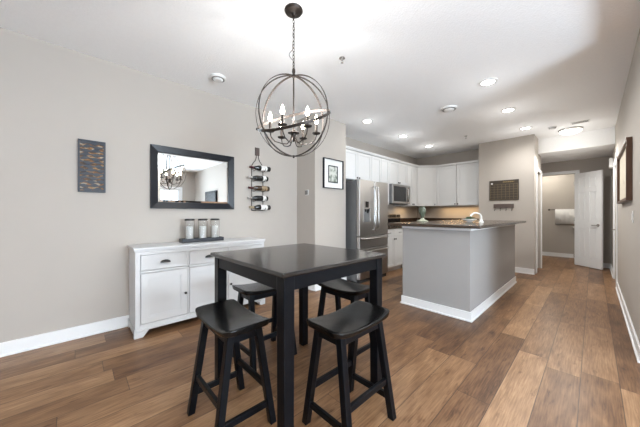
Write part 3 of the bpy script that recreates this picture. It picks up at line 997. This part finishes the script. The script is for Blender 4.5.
MB().box(0.135, 0.16, -0.020, -0.0075, 1.22, 1.27).box(0.19, 0.225, -0.022, -0.0075, 1.20, 1.27).box(0.24, 0.262, -0.018, -0.0075, 1.23, 1.28).build('nozzles', 'blackgloss', dp)
for x in (0.05, FW - 0.05):
    MB().box(x - 0.03, x + 0.03, 0.02, 0.12, FH - 0.02, FH + 0.004).build('hinge_cover', 'steel_dark', fr, bevel=0.004)

# base cabinet between refrigerator and range, worktop over it
bc = thing('base_cabinet', 'white base cabinet with two drawers and two doors beside the refrigerator', 'cabinet', (-2.835, 4.352, 0), PI / 2, 'white base cabinets')
BW = 0.84
MB().box(0, BW, 0.0, 0.59, 0.10, 0.88).build('carcass', 'cab', bc)
MB().box(0, BW, 0.065, 0.59, 0.0, 0.10).build('toe_kick', 'cab', bc)
for a, b, ks in ((0, BW / 2, 1), (BW / 2, BW, -1)):
    dd = shaker(a + 0.004, b - 0.004, 0.73, 0.872, 0.028, -0.02, -0.001, 0.007).build('drawer', 'cab', bc, bevel=0.001)
    MB().tube([((a + b) / 2 - 0.045, -0.02, 0.80), ((a + b) / 2 - 0.04, -0.04, 0.80), ((a + b) / 2 + 0.04, -0.04, 0.80), ((a + b) / 2 + 0.045, -0.02, 0.80)], 0.005, 8).build('pull', 'knob', dd, smooth=True)
    dd = shaker(a + 0.004, b - 0.004, 0.105, 0.72, 0.05, -0.02, -0.001, 0.008).build('door', 'cab', bc, bevel=0.001)
    knob((b - 0.03) if ks > 0 else (a + 0.03), 0.67, dd, -0.02, 'knob', 0.017)
# corner run of base cabinets (mostly hidden behind the island)
b2 = thing('base_cabinet', 'white base cabinet run along the kitchen back wall behind the island', 'cabinet', (-3.425, 6.41, 0), 0, 'white base cabinets')
MB().box(0, 1.67, 0, 0.60, 0.10, 0.88).build('carcass', 'cab', b2)
MB().box(0, 1.67, 0.065, 0.60, 0, 0.10).build('toe_kick', 'cab', b2)
for i in range(3):
    a = 0.62 + i * 0.348
    dd = shaker(a + 0.004, a + 0.344, 0.105, 0.872, 0.05, -0.02, -0.001, 0.008).build('door', 'cab', b2)
    knob(a + 0.31, 0.80, dd, -0.02)
b3 = thing('base_cabinet', 'white base cabinet right of the range, under the corner of the worktop', 'cabinet', (-2.835, 5.980, 0), PI / 2, 'white base cabinets')
MB().box(0, 0.42, 0, 0.59, 0.10, 0.88).build('carcass', 'cab', b3)
dd = shaker(0.02, 0.40, 0.105, 0.872, 0.05, -0.02, -0.001, 0.008).build('door', 'cab', b3)
knob(0.06, 0.80, dd, -0.02)
wt = MB().box(-3.425, -2.80, 4.352, 5.192, 0.881, 0.915).build('worktop', 'granite', bevel=0.003)
tag(wt, 'dark granite worktop section between refrigerator and range', 'worktop')
wt2 = MB().prism([(-3.425, 5.980), (-2.80, 5.980), (-2.80, 6.37), (-1.755, 6.37), (-1.755, 7.015), (-3.425, 7.015)], 0.881, 0.915)
wt2.box(-3.40, -1.755, 6.995, 7.015, 0.915, 1.075).box(-3.425, -3.405, 5.980, 6.995, 0.915, 1.075)
tag(wt2.build('worktop', 'granite', bevel=0.002), 'dark granite corner worktop with a low backsplash on the kitchen back wall', 'worktop')

# range with backguard
rg = thing('kitchen_range', 'stainless steel range with black glass cooktop under the microwave', 'range', (-2.81, 5.197, 0), PI / 2)
RW = 0.778
MB().box(0, RW, 0.0, 0.61, 0.03, 0.905).build('body', 'steel', rg, bevel=0.003)
MB().box(0.0, RW, 0.0, 0.53, 0.906, 0.918).build('cooktop', 'blackgloss', rg, bevel=0.002)
bgd = MB().box(0, RW, 0.545, 0.608, 0.906, 1.19).build('backguard', 'steel', rg, bevel=0.004)
MB().box(0.02, RW - 0.02, 0.537, 0.545, 0.93, 1.075).build('lower_panel', 'blackgloss', bgd)
MB().box(0.25, RW - 0.25, 0.537, 0.545, 1.10, 1.17).build('display', 'blackgloss', bgd)
for x in (0.08, 0.17, RW - 0.17, RW - 0.08):
    MB().cyl((x, 0.545, 1.135), 0.022, -0.025, 0, 'y', 16).build('knob', 'knob', bgd)
ov = MB().box(0.02, RW - 0.02, -0.03, 0.0, 0.22, 0.76).build('oven_door', 'blackgloss', rg, bevel=0.004)
MB().tube([(0.07, -0.03, 0.72), (0.07, -0.07, 0.72), (RW - 0.07, -0.07, 0.72), (RW - 0.07, -0.03, 0.72)], 0.011).build('handle', 'chrome', ov)

# microwave
mw = thing('microwave', 'stainless over the range microwave with dark glass door', 'microwave', (-3.02, 5.005, 1.42), PI / 2)
MW, MH = 0.785, 0.425
MB().box(0, MW, 0.0, 0.395, 0, MH).build('housing', 'steel_dark', mw, bevel=0.003)
dd = frame_pts(0, MW * 1.0, 0, MH, 0.045, -0.0, 0.022, 0.022)
for v in dd.bm.verts:
    v.co = Vector((v.co.y, -v.co.x, v.co.z))
dd = dd.build('door', 'steel', mw, bevel=0.002)
MB().box(0.045, MW - 0.20, -0.016, 0.0, 0.045, MH - 0.045).build('window', 'blackgloss', dd)
MB().box(MW - 0.155, MW - 0.045, -0.018, 0.0, 0.045, MH - 0.045).build('control_panel', 'blackgloss', mw)
MB().box(MW - 0.20, MW - 0.155, -0.022, 0.0, 0.045, MH - 0.045).build('stile', 'steel', dd)
MB().tube([(MW - 0.178, -0.02, 0.06), (MW - 0.178, -0.055, 0.085), (MW - 0.178, -0.062, MH / 2), (MW - 0.178, -0.055, MH - 0.085), (MW - 0.178, -0.02, MH - 0.06)], 0.011).build('handle', 'chrome', dd, smooth=True)
MB().box(0.02, MW - 0.02, 0.02, 0.25, -0.006, 0.0).build('vent_grille', 'dark', mw)

# island
isl = thing('kitchen_island', 'grey painted kitchen island with white baseboard', 'kitchen island', (-1.34, 4.345, 0))
MB().box(-0.405, 0.405, -1.185, 1.185, 0, 1.018).build('panelled_body', 'island', isl)
m = MB()
for th_, z_ in ((0.014, 0.105), (0.026, 0.018)):
    m.box(-0.405 - th_, 0.405 + th_, -1.185 - th_, -1.185, 0, z_)
    m.box(0.405, 0.405 + th_, -1.185, 1.185 + 0.014, 0, z_)
m.build('baseboard', 'trim', isl, bevel=0.003)
m = MB().box(-0.41, 0.412, -1.197, -1.185, 1.000, 1.032).box(0.405, 0.417, -1.197, 1.185, 1.000, 1.032)
m.build('top_trim', 'trim', isl, bevel=0.002)
m = MB().prism([(-1.90, 3.03), (-0.80, 3.03), (-0.80, 5.67), (-1.90, 5.67)], 1.0325, 1.068)
tag(m.build('island_countertop', 'granite', bevel=0.006, seg=3), 'dark granite countertop overhanging the grey island', 'countertop')

# vase, faucet, dish on the island
v = thing('vase', 'small green ceramic vase on a pale base on the island top', 'vase', (-1.83, 3.92, 1.0685))
MB().lathe([(0.085, 0), (0.088, 0.008), (0.060, 0.020), (0.030, 0.035), (0.022, 0.055), (0.0, 0.056)], n=24).build('foot', 'vase_pale', v, smooth=True)
MB().lathe([(0.022, 0.055), (0.028, 0.085), (0.045, 0.125), (0.054, 0.165), (0.050, 0.195), (0.036, 0.215), (0.046, 0.235), (0.042, 0.236), (0.030, 0.215), (0.0, 0.20)], n=24).build('bowl', 'vase', v, smooth=True)
fc = thing('faucet', 'white gooseneck faucet arching near the right end of the island top', 'faucet', (-1.06, 4.05, 1.0685))
MB().lathe([(0.030, 0), (0.030, 0.012), (0.020, 0.02), (0.014, 0.05)], n=18).build('base', 'white_ceramic', fc, smooth=True)
pts = [(0, 0, 0.03), (0, 0, 0.07)] + [(-0.075 * (1 - math.cos(a)) * 0.72, -0.045 * (1 - math.cos(a)), 0.07 + 0.06 * math.sin(a)) for a in [PI * k / 12 for k in range(1, 12)]]
MB().tube(pts, 0.012, 12).build('spout', 'white_ceramic', fc, smooth=True)
dsh = thing('serving_bowl', 'low white bowl with dark greenery beside the faucet', 'bowl', (-1.23, 4.12, 1.0685))
MB().lathe([(0.035, 0), (0.038, 0.005), (0.080, 0.026), (0.105, 0.042), (0.102, 0.044), (0.075, 0.029), (0.03, 0.010), (0, 0.010)], n=28).build('dish', 'white_ceramic', dsh, smooth=True)
m = MB()
for k in range(22):
    a, rr = random.uniform(0, 6.28), random.uniform(0.0, 0.045)
    c_ = Vector((rr * math.cos(a), rr * math.sin(a), 0.040 + random.uniform(0, 0.03)))
    a2 = random.uniform(0, 6.28)
    d_ = Vector((math.cos(a2), math.sin(a2), random.uniform(-0.1, 0.5))).normalized()
    sd_ = d_.cross(Vector((0, 0, 1))).normalized()
    L_ = 0.035
    P = [c_ - d_ * L_, c_ + sd_ * 0.014, c_ + d_ * L_, c_ - sd_ * 0.014]
    u_ = Vector((0, 0, 0.004))
    m.hexa([p - u_ for p in P], [p + u_ for p in P])
m.build('greenery', 'leaf', dsh)['kind'] = 'stuff'

# under cabinet lamps (thin fixtures)
for i, (x, y, rz, w_, lab) in enumerate(((-2.27, 6.86, 0, 0.90, 'slim under cabinet lamp on the kitchen back wall'), (-3.25, 6.08, PI / 2, 0.45, 'slim under cabinet lamp right of the microwave'))):
    u = thing('under_cabinet_lamp', lab, 'lamp', (x, y, 1.383), rz)
    MB().box(-w_ / 2, w_ / 2, -0.03, 0.03, -0.016, -0.0).build('housing', 'plastic', u, bevel=0.002)
    l = bpy.data.lights.new('under_cabinet_light', 'AREA')
    l.shape, l.size, l.size_y, l.energy, l.color = 'RECTANGLE', w_, 0.05, 3.4 * w_, (1.0, 0.66, 0.34)
    lo = bpy.data.objects.new('under_cabinet_light', l)
    C.objects.link(lo)
    lo.parent = u
    lo.location = (0, 0, -0.02)

# ------------------------------------------------------------------ bathroom
tb = thing('towel_bar', 'dark metal towel bar on the bathroom wall', 'towel bar', (-0.60, 9.718, 1.30))
MB().cyl((-0.26, 0, 0), 0.024, -0.012, 0, 'y', 18).cyl((-0.26, 0, 0), 0.010, -0.07, 0, 'y', 12).build('bracket', 'bronze', tb)
MB().cyl((0.30, 0, 0), 0.024, -0.012, 0, 'y', 18).cyl((0.30, 0, 0), 0.010, -0.07, 0, 'y', 12).build('bracket', 'bronze', tb)
MB().cyl((0, -0.065, 0), 0.009, -0.28, 0.32, 'x', 12).build('rod', 'bronze', tb)
m = MB()
N = 26
rows = []
for k in range(N + 1):
    x = -0.13 + 0.40 * k / N
    wv = 0.006 * math.sin(k * 1.1)
    rows.append([m.bm.verts.new(p) for p in ((x, -0.050 + wv * 0.3, -0.36), (x, -0.051, -0.15), (x, -0.0520, 0.0), (x, -0.065, 0.0135), (x, -0.0785, 0.0), (x, -0.081 + wv, -0.15), (x, -0.080 + wv * 1.4, -0.39))])
for A, B in zip(rows, rows[1:]):
    for a in range(6):
        m.bm.faces.new((A[a], A[a + 1], B[a + 1], B[a]))
to = m.build('towel', 'towel', loc=(-0.60, 9.718, 1.30), smooth=True)
sd = to.modifiers.new('solid', 'SOLIDIFY')
sd.thickness = 0.003
sd.offset = 0
tag(to, 'white towel folded over the bathroom towel bar', 'towel')
sk = thing('bathroom_sink', 'edge of a white pedestal sink behind the open bathroom door', 'sink', (-0.12, 9.42, 0))
MB().lathe([(0.12, 0), (0.11, 0.04), (0.08, 0.10), (0.075, 0.60), (0.10, 0.72)], n=24).build('pedestal', 'white_ceramic', sk, smooth=True)
MB().lathe([(0.10, 0.70), (0.20, 0.76), (0.27, 0.84), (0.275, 0.86), (0.255, 0.862), (0.18, 0.80), (0.0, 0.78)], n=32).build('basin', 'white_ceramic', sk, smooth=True)

bl = thing('added_bathroom_light', 'added unseen round ceiling light brightening the bathroom', 'ceiling light', (-0.9, 9.15, 2.44))  # unseen fitting, added to brighten the bathroom wall
MB().lathe([(0.14, 0), (0.14, -0.02), (0.12, -0.05), (0, -0.07)], n=32).build('glass_dome', 'dome', bl, smooth=True)
l = bpy.data.lights.new('bathroom_fill_lamp', 'POINT')
l.energy, l.color, l.shadow_soft_size = 17, (1.0, 0.92, 0.80), 0.1
lo = bpy.data.objects.new('bathroom_fill_lamp', l)
C.objects.link(lo)
lo.location = (-0.9, 9.15, 2.25)
# ------------------------------------------------------------------ ceiling fittings
def can(x, y, lab, first=[None]):
    if first[0] is None:
        r = thing('recessed_light', lab, 'ceiling light', (x, y, CE), 0, 'recessed ceiling lights')
        m = MB()
        m.strip_ring((0, 0, -0.004), 0.082, 0.082, ((1, 0, 0), (0, 1, 0)), 0.008, 0.028, 40)
        m.build('trim_ring', 'plastic', r)
        MB().cyl((0, 0, -0.0042), 0.068, -0.002, 0.004, n=32).build('lens', 'lit', r)
        first[0] = r
    else:
        r = dup(first[0], (x, y, CE), 0, lab)
    l = bpy.data.lights.new('recessed_light_lamp', 'SPOT')
    l.energy, l.color, l.spot_size, l.spot_blend, l.shadow_soft_size = ((46 if y > 5.5 else 60) if x > -1.5 else 5), (1.0, 0.955, 0.90), 2.9, 0.8, 0.06
    lo = bpy.data.objects.new('recessed_light_lamp', l)
    C.objects.link(lo)
    lo.location = (x, y, CE - 0.03)
    l = bpy.data.lights.new('added_ceiling_fill', 'POINT')  # added point light hanging below the can without a fitting, brightens the ceiling
    l.energy, l.color, l.shadow_soft_size = ((2.0 if y < 4 else 3.6) if x > -1.5 else (1.1 if y < 4 else 2.2)), (1.0, 0.965, 0.92), 0.08
    lo = bpy.data.objects.new('added_ceiling_fill', l)
    C.objects.link(lo)
    lo.location = (x, y, CE - (0.46 if x > -1.5 else 0.32))
for x, y, lab in ((-0.854, 3.53, 'round recessed ceiling light nearest the camera, above the island front'),
                  (-0.875, 4.70, 'round recessed ceiling light above the middle of the island walkway'),
                  (-0.845, 5.92, 'round recessed ceiling light just in front of the calendar wall'),
                  (-2.60, 3.54, 'round recessed ceiling light above the refrigerator, leftmost in the picture'),
                  (-2.61, 4.745, 'round recessed ceiling light in the middle of the kitchen row'),
                  (-2.59, 5.88, 'round recessed ceiling light nearest the kitchen corner cabinets')):
    can(x, y, lab)
dm = thing('dome_light', 'round frosted dome ceiling light glowing in front of the hall bulkhead', 'ceiling light', (-0.29, 6.60, CE))
MB().lathe([(0.165, 0), (0.170, -0.012), (0.165, -0.026), (0.15, -0.03)], n=40).build('metal_rim', 'chrome', dm, smooth=True)
MB().lathe([(0.155, -0.024), (0.148, -0.045), (0.115, -0.072), (0.065, -0.088), (0, -0.093)], n=40).build('glass_dome', 'dome', dm, smooth=True)
l = bpy.data.lights.new('dome_lamp', 'SPOT')
l.energy, l.color, l.shadow_soft_size, l.spot_size, l.spot_blend = 50, (1.0, 0.95, 0.88), 0.10, 2.95, 0.35
lo = bpy.data.objects.new('dome_lamp', l)
C.objects.link(lo)
lo.location = (-0.29, 6.60, CE - 0.31)
l = bpy.data.lights.new('dome_glow', 'POINT')
l.energy, l.color, l.shadow_soft_size = 3.0, (1.0, 0.95, 0.88), 0.12
lo = bpy.data.objects.new('dome_glow', l)
C.objects.link(lo)
lo.location = (-0.29, 6.52, CE - 0.34)
def detector(x, y, r, lab, cat, name):
    o = thing(name, lab, cat, (x, y, CE))
    MB().lathe([(r, 0), (r, -0.012), (r * 0.93, -0.022), (r * 0.6, -0.026)], n=32).build('base_ring', 'plastic', o, smooth=True)
    MB().lathe([(r * 0.62, -0.022), (r * 0.62, -0.034), (r * 0.5, -0.044), (0, -0.046)], n=32).build('cap', 'plastic', o, smooth=True)
    MB().strip_ring((0, 0, -0.0265), r * 0.74, r * 0.74, ((1, 0, 0), (0, 1, 0)), 0.004, 0.010, 32).build('sound_slot', 'grey_plastic', o)
detector(-2.93, 1.17, 0.085, 'round white smoke alarm on the ceiling above the mirror', 'smoke alarm', 'smoke_alarm')
detector(-1.457, 3.98, 0.11, 'round white ceiling vent between the recessed lights over the island', 'vent', 'ceiling_vent')
detector(-0.505, 6.19, 0.06, 'small round white detector beside the glowing dome light', 'smoke alarm', 'smoke_alarm')
for x, y, lab in ((-1.72, 1.925, 'small metal sprinkler head on the ceiling right of the chandelier chain'), (-1.75, 5.66, 'small metal sprinkler head on the ceiling in front of the kitchen cabinets')):
    o = thing('sprinkler_head', lab, 'sprinkler', (x, y, CE), 0, 'ceiling sprinkler heads')
    MB().lathe([(0.030, 0), (0.030, -0.004), (0.012, -0.006), (0.010, -0.022)], n=20).build('escutcheon', 'chrome', o, smooth=True)
    MB().tube([(-0.009, 0, -0.018), (-0.012, 0, -0.035), (0, 0, -0.048), (0.012, 0, -0.035), (0.009, 0, -0.018)], 0.0025, 6).cyl((0, 0, -0.05), 0.014, -0.0015, 0.0015).build('deflector', 'chrome', o)
o = thing('air_register', 'rectangular slotted air register on the ceiling behind the small round detector', 'vent', (-0.157, 6.20, CE))
MB().box(-0.12, 0.12, -0.075, 0.075, -0.006, 0).build('flange', 'plastic', o, bevel=0.002)
m = MB()
for i in range(5):
    m.box(-0.10, 0.10, -0.052 + i * 0.023, -0.040 + i * 0.023, -0.0075, -0.006)
m.build('slots', 'grey_plastic', o)

# unseen torchiere behind the photographer, added as uplight to brighten the ceiling
tl = thing('added_floor_lamp', 'added bronze torchiere behind the photographer, unseen uplight for the ceiling', 'lamp', (1.7, -0.9, 0))
MB().lathe([(0.14, 0), (0.14, 0.015), (0.03, 0.03), (0.015, 0.05)], n=28).build('base', 'bronze', tl, smooth=True)
MB().cyl((0, 0, 0), 0.012, 0.045, 1.52, n=14).build('pole', 'bronze', tl)
MB().lathe([(0.03, 1.50), (0.09, 1.54), (0.16, 1.62), (0.155, 1.622), (0.085, 1.545), (0.0, 1.52)], n=32).build('lamp_bowl', 'bronze', tl, smooth=True)
l = bpy.data.lights.new('ceiling_uplight_fill', 'SPOT')
l.energy, l.color, l.spot_size, l.spot_blend, l.shadow_soft_size = 560, (1.0, 0.97, 0.93), 2.75, 0.6, 0.08
lo = bpy.data.objects.new('ceiling_uplight_fill', l)
C.objects.link(lo)
lo.parent = tl
lo.location = (0, 0, 1.62)
lo.rotation_euler = (PI, 0, 0)

# ------------------------------------------------------------------ chandelier
ch = thing('chandelier', 'bronze orb chandelier with six lit candle bulbs hanging over the table', 'chandelier', (-1.569, 1.204, CE))
MB().lathe([(0.068, 0), (0.070, -0.008), (0.062, -0.020), (0.022, -0.030), (0.012, -0.045)], n=32).build('canopy', 'bronze', ch, smooth=True)
OZ = 1.935 - CE
RX, RZ = 0.280, 0.307
ztop = OZ + RZ
m = MB()
zc, k = -0.05, 0
LN = 0.034
while zc - LN / 2 > ztop + 0.055:
    a = (k % 2) * PI / 2
    pts = []
    for q in range(16):
        t_ = 2 * PI * q / 16
        r_, h_ = 0.008 * math.cos(t_), (LN / 2) * math.sin(t_)
        pts.append((r_ * math.cos(a), r_ * math.sin(a), zc - LN / 2 + h_ + 0.006))
    m.tube(pts, 0.0022, 6, closed=True)
    zc -= LN - 0.007
    k += 1
m.build('chain', 'bronze', ch, smooth=True)
pts = []
zz0, zz1 = -0.04, ztop + 0.05
for q in range(41):
    t_ = q / 40
    bul = 0.030 * math.exp(-((t_ - 0.72) / 0.10) ** 2)
    pts.append((0.006 * math.sin(t_ * 30) - bul * 0.70, 0.006 * math.cos(t_ * 30) - bul * 0.70, zz0 + (zz1 - zz0) * t_))
MB().tube(pts, 0.0022, 6).build('cord', 'bronze', ch, smooth=True)
MB().lathe([(0.004, ztop + 0.060), (0.011, ztop + 0.050), (0.013, ztop + 0.030), (0.008, ztop + 0.012), (0.014, ztop + 0.006), (0.014, ztop - 0.012), (0.005, ztop - 0.016)], n=18).build('finial', 'bronze', ch, smooth=True)
vd = math.atan2(1.197, -1.575)     # azimuth of the view direction
def vring(az, w):
    return MB().strip_ring((0, 0, OZ), RX, RZ, ((math.cos(az), math.sin(az), 0), (0, 0, 1)), w, 0.004)
perp = vd - PI / 2
vring(perp + 0.10, 0.014).build('hoop', 'bronze', ch, smooth=True)
vring(perp + 0.52, 0.016).build('hoop', 'bronze', ch, smooth=True)
vring(perp - 0.52, 0.016).build('hoop', 'bronze', ch, smooth=True)
# tilted equator band, rising to the right as the camera sees it
rgt = Vector((math.cos(perp), math.sin(perp), 0))
fw_ = Vector((math.cos(vd), math.sin(vd), 0))
u_ = (rgt * 1.0 + Vector((0, 0, 0.30))).normalized()
v_ = (fw_ + Vector((0, 0, 0.52))).normalized()
v_ = (v_ - u_ * v_.dot(u_)).normalized()
BZ_ = OZ - 0.028
MB().strip_ring((0, 0, BZ_), RX * 1.012, RX * 1.012, (u_, v_), 0.020, 0.004).build('equator_band', 'bronze', ch, smooth=True)
for s_ in (-1, 1):
    p = u_ * (RX * 1.012 * s_)
    MB().lathe([(0.0, -0.012), (0.009, -0.007), (0.011, 0), (0.009, 0.007), (0, 0.012)], (p.x, p.y, p.z + BZ_), n=12).build('band_bolt', 'bronze', ch, smooth=True)
hz = 1.795 - CE
MB().cyl((0, 0, 0), 0.0055, hz, ztop, n=12).build('stem', 'bronze', ch)
MB().lathe([(0.004, hz + 0.05), (0.012, hz + 0.035), (0.012, hz + 0.018), (0.042, hz + 0.014), (0.044, hz + 0.008), (0.020, hz), (0.016, hz - 0.02), (0.010, hz - 0.05), (0.0, hz - 0.06)], n=28).build('hub', 'bronze', ch, smooth=True)
MB().lathe([(0, OZ - RZ - 0.016), (0.008, OZ - RZ - 0.012), (0.008, OZ - RZ + 0.006), (0, OZ - RZ + 0.010)], n=12).build('bottom_finial', 'bronze', ch, smooth=True)
AR = 0.175
for k in range(6):
    a = perp + 0.06 + k * PI / 3
    c_, s_ = math.cos(a), math.sin(a)
    prof = [(0.014, -0.005), (0.024, -0.045), (0.050, -0.075), (0.085, -0.075), (0.140, -0.060), (0.168, -0.030), (AR, 0.0), (AR, 0.012)]
    # smooth the profile
    sm = []
    for q in range(len(prof) - 1):
        for w in (0, 0.5):
            sm.append((prof[q][0] * (1 - w) + prof[q + 1][0] * w, prof[q][1] * (1 - w) + prof[q + 1][1] * w))
    sm.append(prof[-1])
    arm = MB().tube([(c_ * r_, s_ * r_, hz + z_) for r_, z_ in sm], 0.0042, 8).build('arm', 'bronze', ch, smooth=True)
    x, y = c_ * AR, s_ * AR
    MB().lathe([(0.005, hz + 0.004), (0.030, hz + 0.012), (0.033, hz + 0.019), (0.029, hz + 0.018), (0.010, hz + 0.015)], (x, y, 0), n=22).build('drip_pan', 'bronze', arm, smooth=True)
    MB().cyl((x, y, 0), 0.0095, hz + 0.016, hz + 0.088, n=14).build('candle_sleeve', 'candle' if False else 'bronze', arm)
    MB().lathe([(0.007, hz + 0.088), (0.014, hz + 0.104), (0.0155, hz + 0.116), (0.011, hz + 0.136), (0.004, hz + 0.153), (0, hz + 0.160)], (x, y, 0), n=14).build('bulb', 'bulb', arm, smooth=True)
for k in range(6):
    a = perp + 0.06 + k * PI / 3
    l = bpy.data.lights.new('chandelier_lamp', 'POINT')
    l.energy, l.color, l.shadow_soft_size = 3.4, (1.0, 0.96, 0.91), 0.018
    lo = bpy.data.objects.new('chandelier_lamp', l)
    C.objects.link(lo)
    lo.location = (-1.569 + AR * math.cos(a), 1.204 + AR * math.sin(a), CE + hz + 0.185)
